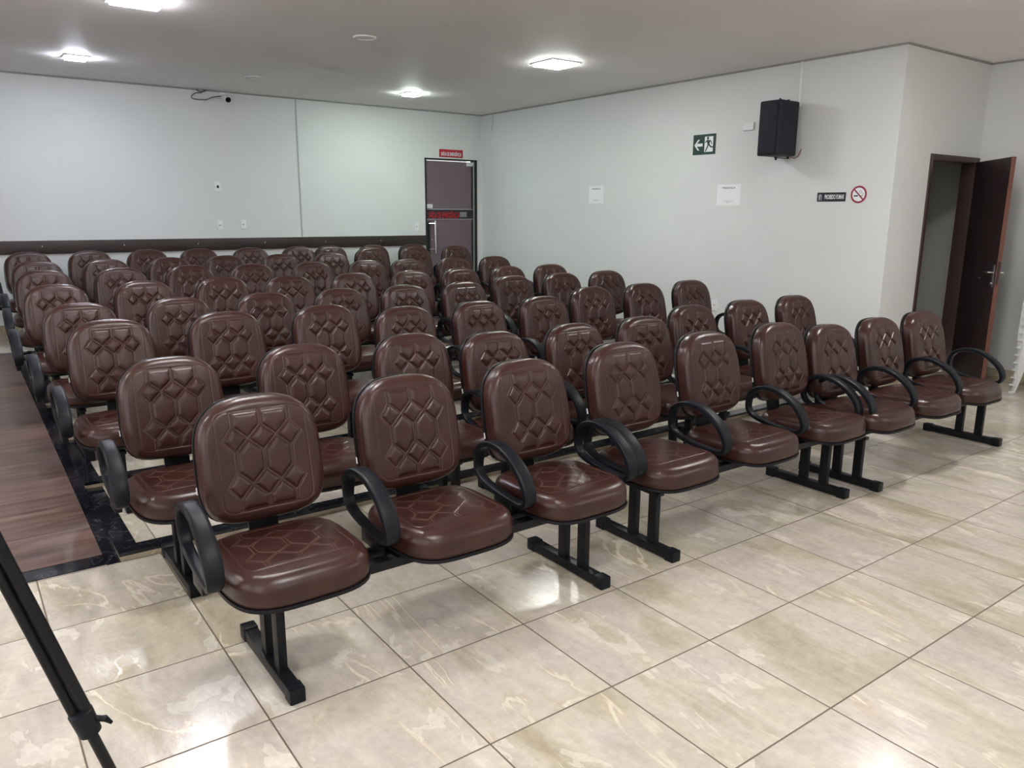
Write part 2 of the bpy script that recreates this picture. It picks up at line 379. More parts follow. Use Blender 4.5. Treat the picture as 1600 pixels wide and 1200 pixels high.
# tiers
TF = [0.02, 2.07, 4.05, 6.0, 8.0, 9.95]
TH = [RISE*(i+1)/6 for i in range(6)]
for i, (y, h) in enumerate(zip(TF, TH)):
    y0 = y*T; y1 = (TF[i+1]*T if i < 5 else YL+0.002)
    struct(box('floor_tier', (TX0, y0, -0.05), (TX1, y1, h-0.001), FACE))
    struct(box('floor_tier_top', (TX0+0.085, y0+0.085, h-0.002), (TX1-0.085, y1, h), FLOOR))
    k = MB(); k.box((TX0-0.002, y0-0.002, h-0.016), (TX1+0.002, y0+0.085, h+0.0015)); k.box((TX0-0.002, y0+0.085, h-0.016), (TX0+0.085, y1, h+0.0015)); k.box((TX1-0.085, y0+0.085, h-0.016), (TX1+0.002, y1, h+0.0015))
    struct(k.build('trim_%d' % (6+i), GRAN))

# dado board along the back wall
dd = box('wall_board', (XL, YB-0.022, 1.088), (DX0-0.01, YB, 1.232), RAIL, None, 0.002)
tag(dd, 'long dark wood board fixed along the back wall behind the last row of seats', 'wall board')
for i in range(9):
    q = MB(); q.lathe([(0.004, 0), (0.0055, 0.001), (0.0055, 0.0025), (0.001, 0.003)], 12, on_back(-0.9+i*0.82, YB-0.022, 1.17)); q.build('screw_cap', WHITEP, dd)
tag(box('cable_duct', (3.70, YB-0.012, 1.235), (3.716, YB+0.0005, H-0.016), paint('duct_grey', (0.50, 0.52, 0.50))), 'thin vertical cable duct running down the back wall to the wooden board', 'cable duct')
tag(box('cable_duct', (XR-0.014, 0.925, 2.55), (XR+0.0005, 0.945, H-0.016), WHITEP), 'white vertical cable duct from the ceiling down to the black loudspeaker', 'cable duct')

# ------------------------------------------------------------------ ceiling lights
def ceiling_light(x, y, col, label, f=1.0, s=0.40):
    e = empty('ceiling_light', (x, y, H), label, 'ceiling light', 'square panels in the ceiling')
    h = s/2; k = MB()
    for a, b in (((-h-.02, -h-.02), (h+.02, -h)), ((-h-.02, h), (h+.02, h+.02)), ((-h-.02, -h), (-h, h)), ((h, -h), (h+.02, h))):
        k.box((a[0], a[1], -0.012), (b[0], b[1], 0.0005))
    k.build('frame', WHITEP, e)
    k = MB(); k.box((-h, -h, -0.028), (h, h, -0.002)); k.build('diffuser', lamp_mat('panel_glow', col, f), e, 0.004)
ceiling_light(1.08, 4.97, (0.80, 0.87, 1.0), 'lit square ceiling panel at the far left, near the back wall', 3.2, 0.17)
ceiling_light(4.68, 5.05, (0.84, 1.0, 0.91), 'lit square ceiling panel nearest the emergency door', 3.2, 0.17)
ceiling_light(4.82, 2.46, (0.95, 1.0, 0.95), 'lit square ceiling panel in the middle, right of the round ceiling plates', 1.3, 0.31)
ceiling_light(1.13, 2.42, (0.92, 0.92, 1.0), 'lit square ceiling panel cut by the top edge at the left', 1.3, 0.31)
ceiling_light(5.05, -1.25, (1.0, 0.98, 0.97), 'lit square ceiling panel just above the top edge on the right', 1.5, 0.31)
for x, y in ((1.13, -0.2), (1.13, -2.8), (1.13, -5.4), (4.86, -5.4), (-1.6, -4.2), (-1.6, 1.0)):  # all out of view; the two leftmost are added to light the walls
    ceiling_light(x, y, (1.0, 0.98, 0.98), 'unseen lit square ceiling panel above the open front floor', 1.3, 0.31)
ceiling_light(6.7, -5.0, (1.0, 0.98, 0.97), 'added unseen ceiling panel lighting the floor in front of the open brown door', 1.2, 0.31)  # added out of view to brighten the right-hand floor
for x, y, lb in ((2.87, 2.55, 'round white ceiling plate nearer the camera'), (2.77, 5.06, 'round white ceiling plate nearer the back wall')):
    k = MB(); k.lathe([(0.095, 0.0), (0.095, -0.010), (0.088, -0.014), (0.078, -0.010), (0.076, -0.004), (0.001, -0.004)], 36)
    o = k.build('ceiling_plate', WHITEP); o.location = (x, y, H); tag(o, lb, 'ceiling plate')

# ------------------------------------------------------------------ emergency glass door in the back wall
door = struct(empty('door_1', (0, 0, 0), 'mauve glass emergency exit door in the back wall', 'door'))
yb = YB
k = MB(); k.box((DX0-0.004, yb-0.010, RISE), (DX0+0.018, yb+0.05, DZ)); k.box((DX0-0.004, yb-0.010, DZ-0.016), (DX1, yb+0.05, DZ+0.004)); k.box((DX1-0.042, yb-0.010, RISE), (DX1, yb+0.05, DZ))
k.build('door_frame', BLACK, door)
box('glass_leaf', (DX0+0.018, yb+0.018, RISE+0.008), (DX1-0.09, yb+0.028, DZ-0.03), FILM, door)
box('light_gap', (DX0+0.018, yb+0.006, DZ-0.028), (DX1-0.17, yb+0.016, DZ-0.016), WHITES, door)
box('glass_edge_profile', (DX1-0.058, yb-0.002, RISE), (DX1-0.046, yb+0.03, DZ-0.03), ALU, door)
box('dark_gap', (DX1-0.09, yb+0.02, RISE), (DX1-0.058, yb+0.04, DZ-0.016), BLACK, door)
box('hinge_patch', (DX1-0.185, yb-0.004, DZ-0.09), (DX1-0.065, yb+0.017, DZ-0.03), CHROME, door, 0.003)
bd = box('warning_band', (DX0+0.018, yb+0.010, 1.462), (DX1-0.065, yb+0.018, 1.598), BAND, door)
for z in (1.456, 1.600): box('band_line', (DX0+0.018, yb+0.008, z), (DX1-0.065, yb+0.0175, z+0.008), ALU, bd)
text('band_lettering', 'SAÍDA DE EMERGÊNCIA', 0.085, REDTXT, bd, on_back(5.895, yb+0.0095, 1.53), width=0.535, bold=0.02)
for i in range(4): box('band_stripe', (6.165, yb+0.008, 1.493+i*0.019), (6.285, yb+0.0102, 1.506+i*0.019), GREYINK, bd)
box('door_sticker', (5.60, yb+0.012, 1.617), (5.70, yb+0.0178, 1.675), mat('sticker_white', (0.62, 0.62, 0.62), 0.6), door)
k = MB(); k.box((5.615, yb-0.01, 0.90), (5.64, yb+0.019, 1.43)); lk = k.build('lock_plate', BLACK, door, 0.003)
k = MB(); k.tube([(5.700, yb-0.055, 0.97), (5.700, yb-0.055, 1.44)], 0.0125, 12); hb = k.build('pull_handle', CHROME, door)
for z in (1.03, 1.40):
    k = MB(); k.tube([(5.700, yb-0.055, z), (5.62, yb-0.0, z)], 0.007, 8); k.build('handle_mount', CHROME, hb)
# red plate above it
e = empty('exit_sign', (6.016, yb, 2.392), 'small red plate with white lettering above the emergency door', 'sign')
box('plate', (-0.20, -0.006, -0.052), (0.20, 0.0005, 0.058), RED, e, 0.001)
text('lettering', 'SAÍDA DE EMERGÊNCIA', 0.05, WHITES, e, on_back(0, -0.0065, 0.0), width=0.345, bold=0.018)

# ------------------------------------------------------------------ inner doorway and open brown door
dr = struct(empty('door_2', (0, 0, 0), 'open dark brown door in the short wall at the right', 'door'))
k = MB(); k.box((RX0, YR-0.012, 0), (RX0+0.045, YR+0.135, RZ)); k.box((RX1-0.045, YR-0.012, 0), (RX1, YR+0.135, RZ)); k.box((RX0+0.045, YR-0.012, RZ-0.055), (RX1-0.045, YR+0.135, RZ))
k.build('door_frame', FRAME, dr, 0.003)
hinge = Vector((RX1-0.05, YR-0.02, 0)); ang = math.atan2(-0.60+YR*-0-(-0.02)+0.05, 7.44-hinge.x)
lf = bpy.data.objects.new('leaf_pivot', None)
bpy.data.objects.remove(lf)
R = Matrix.Translation(hinge) @ Matrix.Rotation(math.atan2(-0.545, -0.585), 4, 'Z')
k = MB(); k.box((0, -0.017, 0.012), (0.80, 0.017, 2.062), R); leaf = k.build('door_leaf', DOORW, dr, 0.002)
k = MB(); k.box((0.80, -0.0175, 0.012), (0.806, 0.0175, 2.062), R); k.build('leaf_edge', EDGE, leaf)
k = MB(); k.box((0.8055, -0.009, 0.96), (0.8075, 0.009, 1.16), R); k.build('lock_front', BLACK, leaf)
for sgn in (1, -1):
    k = MB()
    k.box((0.735, sgn*0.0165, 0.93), (0.765, sgn*0.022, 1.13), R); 
    k.tube([R @ Vector(p) for p in ((0.75, sgn*0.02, 1.065), (0.75, sgn*0.06, 1.065), (0.74, sgn*0.065, 1.065), (0.64, sgn*0.062, 1.062))], 0.008, 10)
    k.tube([R @ Vector(p) for p in ((0.75, sgn*0.02, 0.965), (0.75, sgn*0.035, 0.965))], 0.014, 12)
    k.build('door_handle', CHROME, leaf)
k = MB(); k.box((0.42, 0.017, 0.985), (0.475, 0.0185, 1.0), R); k.box((0.42, -0.0185, 0.985), (0.475, -0.017, 1.0), R); k.build('scuff_patch', mat('pale_scuff', (0.18, 0.17, 0.16), 0.6), leaf)

# ------------------------------------------------------------------ signs and papers on the right wall
def sign_box(name, x, y, z, w, h, m, label, cat, group=None, t=0.003):
    e = empty(name, (x, y, z), label, cat, group)
    box('plate' if m is not PAPER else 'sheet', (-t, -w/2, -h/2), (0.0005, w/2, h/2), m, e)
    return e
def flat(name, polys, m, parent, xoff):
    # polys given as (right, up) in the sign plane
    k = MB()
    for p in polys: k.prism([(-a, b) for a, b in p], 'x', xoff, xoff-0.0006)
    return k.build(name, m, parent)
def circ(cx, cy, r, n=28, a0=0, a1=2*math.pi): return [(cx+r*math.cos(a0+(a1-a0)*i/n), cy+r*math.sin(a0+(a1-a0)*i/n)) for i in range(n)]
def bar(a, b, w):
    a = Vector(a); b = Vector(b); d = (b-a).normalized(); n = Vector((-d.y, d.x))*w/2
    return [tuple(a+n), tuple(a-n), tuple(b-n), tuple(b+n)]
ex = sign_box('exit_sign', XR, 2.06, 2.283, 0.305, 0.208, GREEN, 'green and white running man exit sign with arrow on the right wall', 'sign')
flat('arrow', [[(-.135, -.003), (-.085, .052), (-.062, .052), (-.100, .012), (-.022, .012), (-.022, -.018), (-.100, -.018), (-.062, -.058), (-.085, -.058)]], WHITES, ex, -0.0031)
flat('doorway', [[(.005, -.078), (.005, .078), (.118, .078), (.118, -.078)]], WHITES, ex, -0.0031)
flat('running_man', [circ(.048, .062, .014), [(.030, .040), (.052, .046), (.078, .030), (.070, -.010), (.050, -.014)],
    bar((.045, .042), (.012, .018), .011), bar((.068, .040), (.092, .026), .011), bar((.092, .028), (.100, -.002), .010), bar((.056, -.006), (.040, -.040), .015), bar((.040, -.036), (.020, -.074), .013),
    bar((.066, -.004), (.090, -.028), .015), bar((.086, -.026), (.124, -.034), .013)], GREEN, ex, -0.0038)
for y, z, w, h, lb in ((3.745, 1.787, 0.272, 0.212, 'small white PRESENÇA paper on the right wall, farther from the camera'), (1.70, 1.758, 0.300, 0.212, 'white PRESENÇA paper on the right wall below the loudspeaker')):
    p = sign_box('notice_paper', XR, y, z, w, h, PAPER, lb, 'paper notice', 'paper notices on the right wall', 0.0012)
    text('heading', 'PRESENÇA', 0.018, INK, p, on_right(-0.0013, 0, 0.068), width=w*0.56, bold=0.012)
    flat('small_print', [bar((-.06, -.066), (.06, -.066), .0035), bar((-.025, -.078), (.025, -.078), .0035)], GREYINK, p, -0.0013)
pf = sign_box('no_smoking_plate', XR, 0.522, 1.722, 0.288, 0.082, SIGNBLACK, 'small black PROIBIDO FUMAR plate beside the round no smoking sign', 'sign')
text('lettering', 'PROIBIDO FUMAR', 0.040, WHITES, pf, on_right(-0.0031, -0.032, 0.001), width=0.195, bold=0.02)
flat('pictogram', [bar((-.133, -.026), (-.092, -.026), .004), [(-.128, -.020), (-.130, .012), (-.124, .022), (-.108, .027), (-.096, .014), (-.095, -.020), (-.101, -.020), (-.103, .008), (-.108, .008), (-.108, -.020)]], GREYINK, pf, -0.0031)
ns = empty('no_smoking_sign', (XR, 0.254, 1.741), 'round red and white no smoking sign on the right wall', 'sign')
def disc(name, r, m, parent, x0, x1):
    k = MB(); k.prism(circ(0, 0, r, 40), 'x', x0, x1); return k.build(name, m, parent)
disc('plate', 0.079, mat('pale_pink_rim', (0.70, 0.42, 0.46), 0.5), ns, 0.0005, -0.003)
ring = MB(); c1 = circ(0, 0, .075, 40); c2 = circ(0, 0, .060, 40); n = 40
ring.add([(-.0042, a, b) for a, b in c1]+[(-.0042, a, b) for a, b in c2], [(i, (i+1) % n, n+(i+1) % n, n+i) for i in range(n)]); 
disc('face', 0.070, WHITES, ns, -0.003, -0.0036)
flat('cigarette', [bar((-.045, -.012), (-.006, -.012), .012), bar((.006, -.012), (.040, -.012), .005)], INK, ns, -0.0037)
flat('smoke', [bar((.010, .012), (.006, .030), .005), bar((.006, .030), (.014, .038), .005), bar((.024, .010), (.028, .022), .005), bar((.028, .022), (.020, .034), .005), bar((.038, -.004), (.040, .014), .005)], GREYINK, ns, -0.0037)
RED2 = mat('dark_red_ring', (0.24, 0.014, 0.035), 0.5); ring.build('red_ring', RED2, ns)
flat('red_slash', [bar((-.046, .046), (.046, -.046), .012)], RED2, ns, -0.0041)

# ------------------------------------------------------------------ wall sockets and switches
def outlet(frame, label, hole, w=0.072, h=0.118, grp='white wall plates'):
    e = empty('wall_outlet', (0, 0, 0), label, 'wall outlet'); e.matrix_world = frame
    k = MB(); k.box((-w/2, -h/2, -0.0005), (w/2, h/2, 0.008)); k.build('plate', WHITEP, e, 0.002)
    k = MB()
    if hole == 'dark': k.box((-.012, -.018, 0.0078), (.014, .014, 0.0088)); mm = BLACK
    elif hole == 'port': k.box((-.006, -.006, 0.0078), (.006, .006, 0.0088)); mm = INK
    else: k.box((-.014, -.006, 0.0078), (.014, .006, 0.0092)); mm = GREYINK
    k.build('insert', mm, e)
outlet(on_back(2.667, YB, 1.852), 'white wall plate with a dark opening, the topmost on the back wall', 'dark')
outlet(on_back(2.660, YB, 1.388), 'left white wall plate of the pair just above the wooden board', 'sw')
outlet(on_back(2.947, YB, 1.398), 'right white wall plate of the pair just above the wooden board', 'port')
outlet(on_back(5.417, YB, 1.356), 'white light switch on the back wall beside the emergency door', 'sw')
outlet(on_right(XR, 1.79, 0.598), 'low white wall outlet on the right wall just above the seat backs', 'sw')
tag(box('junction_box', (XR-0.02, 1.43, 2.383), (XR+0.0005, 1.56, 2.455), WHITEP, None, 0.003), 'small white junction box on the wall beside the loudspeaker', 'junction box')

# ------------------------------------------------------------------ loudspeaker on its wall bracket
sp = empty('loudspeaker', (XR-0.02, 1.005, 2.345), 'black loudspeaker hanging high on the right wall above a paper notice', 'loudspeaker')
Rz = Matrix.Translation((-0.18, 0.0, 0.0))
w2, hh = 0.118, 0.245
body = [(-0.145, -w2), (-0.155, -w2+.02), (-0.162, 0.0), (-0.155, w2-.02), (-0.145, w2), (0.14, 0.112), (0.14, -0.112)]
k = MB(); n = len(body)
k.add([Rz @ Vector((a, b, -hh)) for a, b in body]+[Rz @ Vector((a, b, hh)) for a, b in body], [tuple(range(n))[::-1], tuple(range(n, 2*n))]+[(i, (i+1) % n, n+(i+1) % n, n+i) for i in range(n)])
CAB = plastic('black_speaker_cabinet', (0.016, 0.020, 0.027), 0.55, 250, 0.3)
k.build('cabinet', CAB, sp, 0.018, 3)
k = MB(); k.box((-0.170, -0.095, -0.222), (-0.158, 0.095, 0.222), Rz); k.build('grille', plastic('speaker_grille', (0.018, 0.021, 0.028), 0.7, 600, 0.6), sp, 0.005)
k = MB(); k.box((-0.041, -0.05, -0.10), (0.0205, 0.05, 0.10)); k.box((-0.20, -0.012, -0.262), (-0.0, 0.012, -0.256)); k.box((-0.20, -0.012, 0.256), (-0.0, 0.012, 0.262)); k.box((-0.006, -0.012, -0.262), (0.0, 0.012, 0.262))
k.build('bracket', METAL, sp)
for zz, xx in ((-0.262, -0.19), (0.262, -0.19), (0.262, -0.06)):
    k = MB(); k.tube([(xx, 0, zz-0.018), (xx, 0, zz+0.012)], 0.010, 12); k.build('mounting_knob', METAL, sp)
cab = MB(); cab.tube([Vector(p) for p in ((-0.05, -0.03, -0.21), (-0.045, -0.06, -0.25), (-0.03, -0.09, -0.262), (-0.01, -0.12, -0.24), (0.012, -0.13, -0.18))], 0.004, 8)
cab.build('speaker_cable', mat('red_cable', (0.25, 0.05, 0.05), 0.5), sp)

# ------------------------------------------------------------------ security camera with looped cable
cc = empty('security_camera', (2.83, YB, 2.90), 'small white security camera high on the back wall under the ceiling', 'security camera')
k = MB(); k.lathe([(0.035, 0.0), (0.035, 0.012), (0.022, 0.018), (0.001, 0.018)], 24, on_back(-0.035, 0, 0.02)); k.tube([(-0.035, -0.015, 0.02), (-0.02, -0.05, 0.0), (0.0, -0.07, -0.015)], 0.011, 10); k.build('mount', WHITEP, cc)
Mc = Matrix.Translation((0.0, -0.06, -0.02)) @ Matrix.Rotation(math.radians(0), 4, 'Z') @ Matrix.Rotation(math.radians(108), 4, 'X')
k = MB(); k.lathe([(0.001, -0.03), (0.03, -0.03), (0.040, -0.01), (0.043, 0.055), (0.040, 0.07), (0.036, 0.072)], 28, Mc); k.build('housing', WHITEP, cc)
k = MB(); k.lathe([(0.033, 0.070), (0.033, 0.075), (0.02, 0.078), (0.001, 0.079)], 28, Mc); k.build('lens', mat('black_lens', (0.005, 0.005, 0.008), 0.1), cc)
cu = MB()
def spline(pts, n=6, closed=False):
    P = [Vector(p) for p in pts]; out = []; L = len(P)
    for i in range(L if closed else L-1):
        p0 = P[(i-1) % L] if (closed or i) else P[0]; p1 = P[i]; p2 = P[(i+1) % L]; p3 = P[(i+2) % L] if (closed or i+2 < L) else P[-1]
        for t in range(n):
            t /= n; out.append(0.5*((2*p1)+(-p0+p2)*t+(2*p0-5*p1+4*p2-p3)*t*t+(-p0+3*p1-3*p2+p3)*t**3))
    if not closed: out.append(P[-1])
    return out
cu.tube(spline([(2.595, YB-0.02, 2.962), (2.555, YB-0.03, 2.925), (2.49, YB-0.03, 2.915), (2.445, YB-0.03, 2.885), (2.44, YB-0.03, 2.855), (2.50, YB-0.03, 2.845), (2.60, YB-0.03, 2.85), (2.68, YB-0.03, 2.885), (2.78, YB-0.03, 2.905)]), 0.0055, 8)
cu.tube(spline([(2.50, YB-0.02, 2.955), (2.53, YB-0.03, 2.935), (2.58, YB-0.03, 2.94), (2.62, YB-0.02, 2.955)]), 0.006, 8)
tag(cu.build('camera_cable', mat('dark_cable', (0.10, 0.10, 0.10), 0.6)), 'dark looped cable on the back wall beside the security camera', 'cable')
cu = MB(); cu.tube(spline([(XR-0.012, 6.02, 2.955), (XR-0.012, 6.01, 2.90), (XR-0.02, 6.0, 2.84), (XR-0.012, 6.03, 2.76), (XR-0.012, 6.04, 2.72)]), 0.003, 6)
tag(cu.build('loose_cable', mat('beige_cable', (0.35, 0.34, 0.32), 0.6)), 'thin loose cable hanging from the ceiling at the back right corner', 'cable')

# ------------------------------------------------------------------ the seats: quilted cushions
def sstep(a, b, x):
    t = max(0, min(1, (x-a)/(b-a))); return t*t*(3-2*t)
def seg_d(px, py, ax, ay, bx, by):
    dx, dy = bx-ax, by-ay; t = max(0, min(1, ((px-ax)*dx+(py-ay)*dy)/(dx*dx+dy*dy)))
    return math.hypot(px-ax-t*dx, py-ay-t*dy)
def network(pw, ph):
    A, B, lo, up = 0.46, -0.50, 0.0, 0.0
    segs = []
    a1, a2, b1, b2 = 0.74, 0.17, -0.21, -0.80     # diamond tips
    c = 0.335; e = 0.67
    for s in (1, -1):
        for (cz, t1, t2) in ((A, a1, a2), (B, b1, b2)):
            segs += [(s*c, cz, 0, t1), (s*c, cz, 0, t2), (s*c, cz, s*e, t1), (s*c, cz, s*e, t2), (s*e, t1, s*0.93, cz), (s*0.93, cz, s*e, t2)]
        segs += [(s*e, 1.0, s*e, a1), (s*e, a2, s*e, b1), (s*e, b2, s*e, -1.0)]
    segs += [(0, 1.0, 0, a1), (0, a2, 0, b1), (0, b2, 0, -1.0)]
    # last value: extra channel width (the upright channels are wider than the slanted ones)
    return [(x0*pw, y0*ph, x1*pw, y1*ph, 0.0030 if x0 == x1 else 0.0) for x0, y0, x1, y1 in segs]
def rrect(px, py, w, h, r):
    qx, qy = abs(px)-w+r, abs(py)-h+r
    return math.hypot(max(qx, 0), max(qy, 0))+min(max(qx, qy), 0)-r
def cushion(name, W, D, th, R, N, puff, pw, ph, pcy, groove, stitch_amt, expo=3.6, dome=0.012, taper=0.0, wide=1.0, sw=0.0022, top_round=0.0):
    """cushion in local XY, thickness up Z; returns mesh. W,D half sizes."""
    segs = network(pw, ph)
    idx = {}; V = []; F = []; ST = []
    for j in range(N+1):
        for i in range(N+1):
            s, t = 2*i/N-1, 2*j/N-1
            m = max(abs(s), abs(t))
            if m < 1e-9: x = y = 0; rho = 0; z = th
            else:
                a, b = s/m, t/m
                ex_ = expo-top_round*(0.5+0.5*b)
                k = 1/((abs(a)**ex_+abs(b)**ex_)**(1/ex_))
                r0 = 0.84; re = 1-R/min(W, D)
                if m < r0: rho = m/r0*re; z = th
                else:
                    th_ = (m-r0)/(1-r0)*math.pi/2
                    rho = re+(1-re)*math.sin(th_); z = th-R*1.0*(1-math.cos(th_))
                kk = 1+(k-1)*min(1, rho**1.5)      # square core, rounded rim
                x, y = a*rho*kk*W, b*rho*kk*D
                x *= 1+taper*(y/D)
            z += dome*(1-min(1, rho)**2)
            # quilting
            st = 0
            yy = y-pcy
            dp = rrect(x, yy, pw*1.07, ph*1.05, 0.035)
            if dp < 0.02:
                zz = yy/ph; bx = 0.67
                for cz, h1 in ((0.46, 0.285), (-0.50, 0.295)):
                    bx = max(bx, 0.67+0.26*(1-abs(zz-cz)/h1))
                edge = min(ph-abs(yy), bx*pw-abs(x))
                d = min(seg_d(x, yy, *g[:4])-g[4]*wide for g in segs) if dp < 0.004 else 1
                if edge > 0 and dp < 0:
                    e = min(d-groove, edge)
                    if e > 0: z += puff*(1-math.exp(-e/0.0065))
                if dp < 0.004:
                    z -= puff*0.26*max(0, 1-abs(d-groove)/0.0028)
                    inn = 1 if abs(yy) < ph*1.01 else 0
                    st = max(st, (1-sstep(0.0005, sw, abs(d-groove)))*inn)
                z -= 0.0020*max(0, 1-abs(dp)/0.004)
                st = max(st, 0.7*(1-sstep(0.0005, sw, abs(dp-0.003))))
            idx[i, j] = len(V); V.append((x, y, z)); ST.append(st*stitch_amt)
    for j in range(N):
        for i in range(N): F.append((idx[i, j], idx[i+1, j], idx[i+1, j+1], idx[i, j+1]))
    # side wall and underside
    loop = [(i, 0) for i in range(N)]+[(N, j) for j in range(N)]+[(i, N) for i in range(N, 0, -1)]+[(0, j) for j in range(N, 0, -1)]
    prev = [idx[p] for p in loop]; zt = th-R
    for fz, fs in ((0.6, 1.004), (0.15, 0.998), (0.0, 0.975)):
        cur = []
        for q in prev if False else [idx[p] for p in loop]:
            x, y, z = V[q]; cur.append(len(V)); V.append((x*fs, y*fs, zt*fz)); ST.append(0)
        L = len(loop)
        for a in range(L): F.append((prev[a], cur[a], cur[(a+1) % L], prev[(a+1) % L])[::-1])
        prev = cur
    F.append(tuple(prev)[::-1])
    me = bpy.data.meshes.new(name); me.from_pydata(V, [], F); me.update()
    for p in me.polygons: p.use_smooth = True
    at = me.attributes.new('stitch', 'FLOAT', 'POINT'); at.data.foreach_set('value', ST)
    me.materials.append(LEATHER)
    bm = bmesh.new(); bm.from_mesh(me); bmesh.ops.recalc_face_normals(bm, faces=bm.faces); bm.to_mesh(me); bm.free()
    return me
def shell_mesh(name, W, D, th, expo=3.6, N=64, bulge=0.012, taper=0.0, top_round=0.0):
    V = []; F = []; rings = [(1.012, 0.004), (1.018, -0.002), (1.015, -th*0.55), (0.93, -th), (0.7, -th-bulge*.7), (0.35, -th-bulge)]
    for sc, z in rings:
        for i in range(N):
            a = 2*math.pi*i/N; c, s = math.cos(a), math.sin(a); ex_ = expo-top_round*(0.5+0.5*s/max(abs(c), abs(s))); k = 1/((abs(c)**ex_+abs(s)**ex_)**(1/ex_))
            y = s*k*D*sc; x = c*k*W*sc*(1+taper*(y/D)); V.append((x, y, z))
    for r in range(len(rings)-1):
        for i in range(N): F.append((r*N+i, r*N+(i+1) % N, (r+1)*N+(i+1) % N, (r+1)*N+i))
    F.append(tuple(range((len(rings)-1)*N, len(rings)*N))); F.append(tuple(range(N))[::-1])
    me = bpy.data.meshes.new(name); me.from_pydata(V, [], F); me.update()
    for p in me.polygons: p.use_smooth = True
    bm = bmesh.new(); bm.from_mesh(me); bmesh.ops.recalc_face_normals(bm, faces=bm.faces); bm.to_mesh(me); bm.free()
    try: me.set_sharp_from_angle(angle=math.radians(50))
    except Exception: pass
    me.materials.append(SHELL); return me
BW, BD = 0.221, 0.227
back_me = cushion('backrest', BW, BD, 0.085, 0.042, 240, 0.0100, 0.151, 0.170, -0.002, 0.0030, 0.30, 3.9, 0.008, -0.03, 1.0, 0.0022, 1.05)
SW, SD = 0.243, 0.245
seat_me = cushion('seat', SW, SD, 0.092, 0.045, 300, 0.0012, 0.172, 0.160, 0.015, 0.0036, 0.95, 3.8, 0.010, 0.02, 1.0, 0.0016)
bshell_me = shell_mesh('back_shell', BW, BD, 0.022, 3.9, bulge=0.016, taper=-0.03, top_round=1.05)
sshell_me = shell_mesh('seat_shell', SW, SD, 0.014, 3.8, bulge=0.004, taper=0.02)
def bend(me, f):
    for v in me.vertices: v.co = f(v.co)
# backrests are gently curved round the sitter and at the loins
for me in (back_me, bshell_me): bend(me, lambda c: Vector((c.x, c.y, c.z+0.22*c.x*c.x-0.12*(c.y+0.05)**2)))
for me in (seat_me, sshell_me): bend(me, lambda c: Vector((c.x, c.y, c.z-0.28*max(0, -c.y-0.10)**2*2.2)))

TILT = math.radians(12)
SZ = 0.352                       # underside of the seat cushion
BACKC = 0.675                    # height of the middle of the backrest
def arm_loop(x, parent, ln=0.0):
    pts = [(-.112, .505), (-.124, .562), (-.165, .600), (-.235, .618), (-.315, .608), (-.390, .572), (-.450, .520), (-.476, .468), (-.470, .428), (-.430, .408), (-.34, .410), (-.24, .420), (-.155, .440), (-.120, .468)]
    wd = [.85, 1, 1.05, 1.1, 1.12, 1.15, 1.2, 1.15, 1.0, .85, .75, .75, .75, .8]
    P = spline([(x, a, b) for a, b in pts], 5, True)
    Wd = []
    for i in range(len(wd)):
        for t in range(5): Wd.append(wd[i]+(wd[(i+1) % len(wd)]-wd[i])*t/5)
    k = MB(); k.tube(P, Wd, 14, True, (0.0265, 0.0130)); return k
arm_me = None
def obj_from(me, name, parent, loc=(0, 0, 0), rot=(0, 0, 0)):
    o = bpy.data.objects.new(name, me); COL.objects.link(o); o.parent = parent; o.location = loc; o.rotation_euler = rot; return o
# shared part meshes
def grab(o):
    me = o.data; bpy.data.objects.remove(o); return me
arm_me = grab(arm_loop(0, None).build('armrest', PLAST))
k = MB(); k.box((-0.014, -0.36, 0.352), (0.014, -0.25, 0.402)); armb_me = grab(k.build('arm_bracket', METAL, None, 0.002))
def leg_parts(dy):
    k = MB(); k.box((-0.015, -0.455-dy, 0.045), (0.015, -0.405-dy, 0.30)); k.box((-0.015, -0.325+dy, 0.045), (0.015, -0.275+dy, 0.30)); k.box((-0.024, -0.575, 0.006), (0.024, -0.07, 0.048)); k.box((-0.02, -0.47, 0.285), (0.02, -0.26, 0.302))
    return grab(k.build('leg', METAL, None, 0.0025))
leg_me = leg_parts(0.0)
k = MB(); k.box((-0.027, -0.0, 0.0), (0.027, 0.055, 0.054)); cap_me = grab(k.build('foot_cap', PLAST, None, 0.006))
k = MB()
for a in (0,): 
    k.box((-0.055, 0.0, 0), (0.055, 0.012, 0.30)); k.box((-0.055, -0.20, 0.0), (0.055, 0.012, 0.010))
sup_me = grab(k.build('back_support', METAL, None, 0.002))
k = MB(); k.box((-0.004, 0, 0), (0.0, 0.006, 0.026)); tag_me = grab(k.build('maker_tag', TAGM))
beam_cache = {}
def beam_mesh(L):
    key = round(L, 3)
    if key not in beam_cache:
        k = MB(); k.box((-L/2, -0.435, 0.300), (L/2, -0.385, 0.335)); k.box((-L/2, -0.335, 0.300), (L/2, -0.290, 0.335))
        n = 7
        for i in range(n):
            x = -L/2+0.02+(L-0.04)*i/(n-1); k.box((x-0.018, -0.39, 0.306), (x+0.018, -0.33, 0.330))
        beam_cache[key] = grab(k.build('beam', METAL, None, 0.002))
    return beam_cache[key]
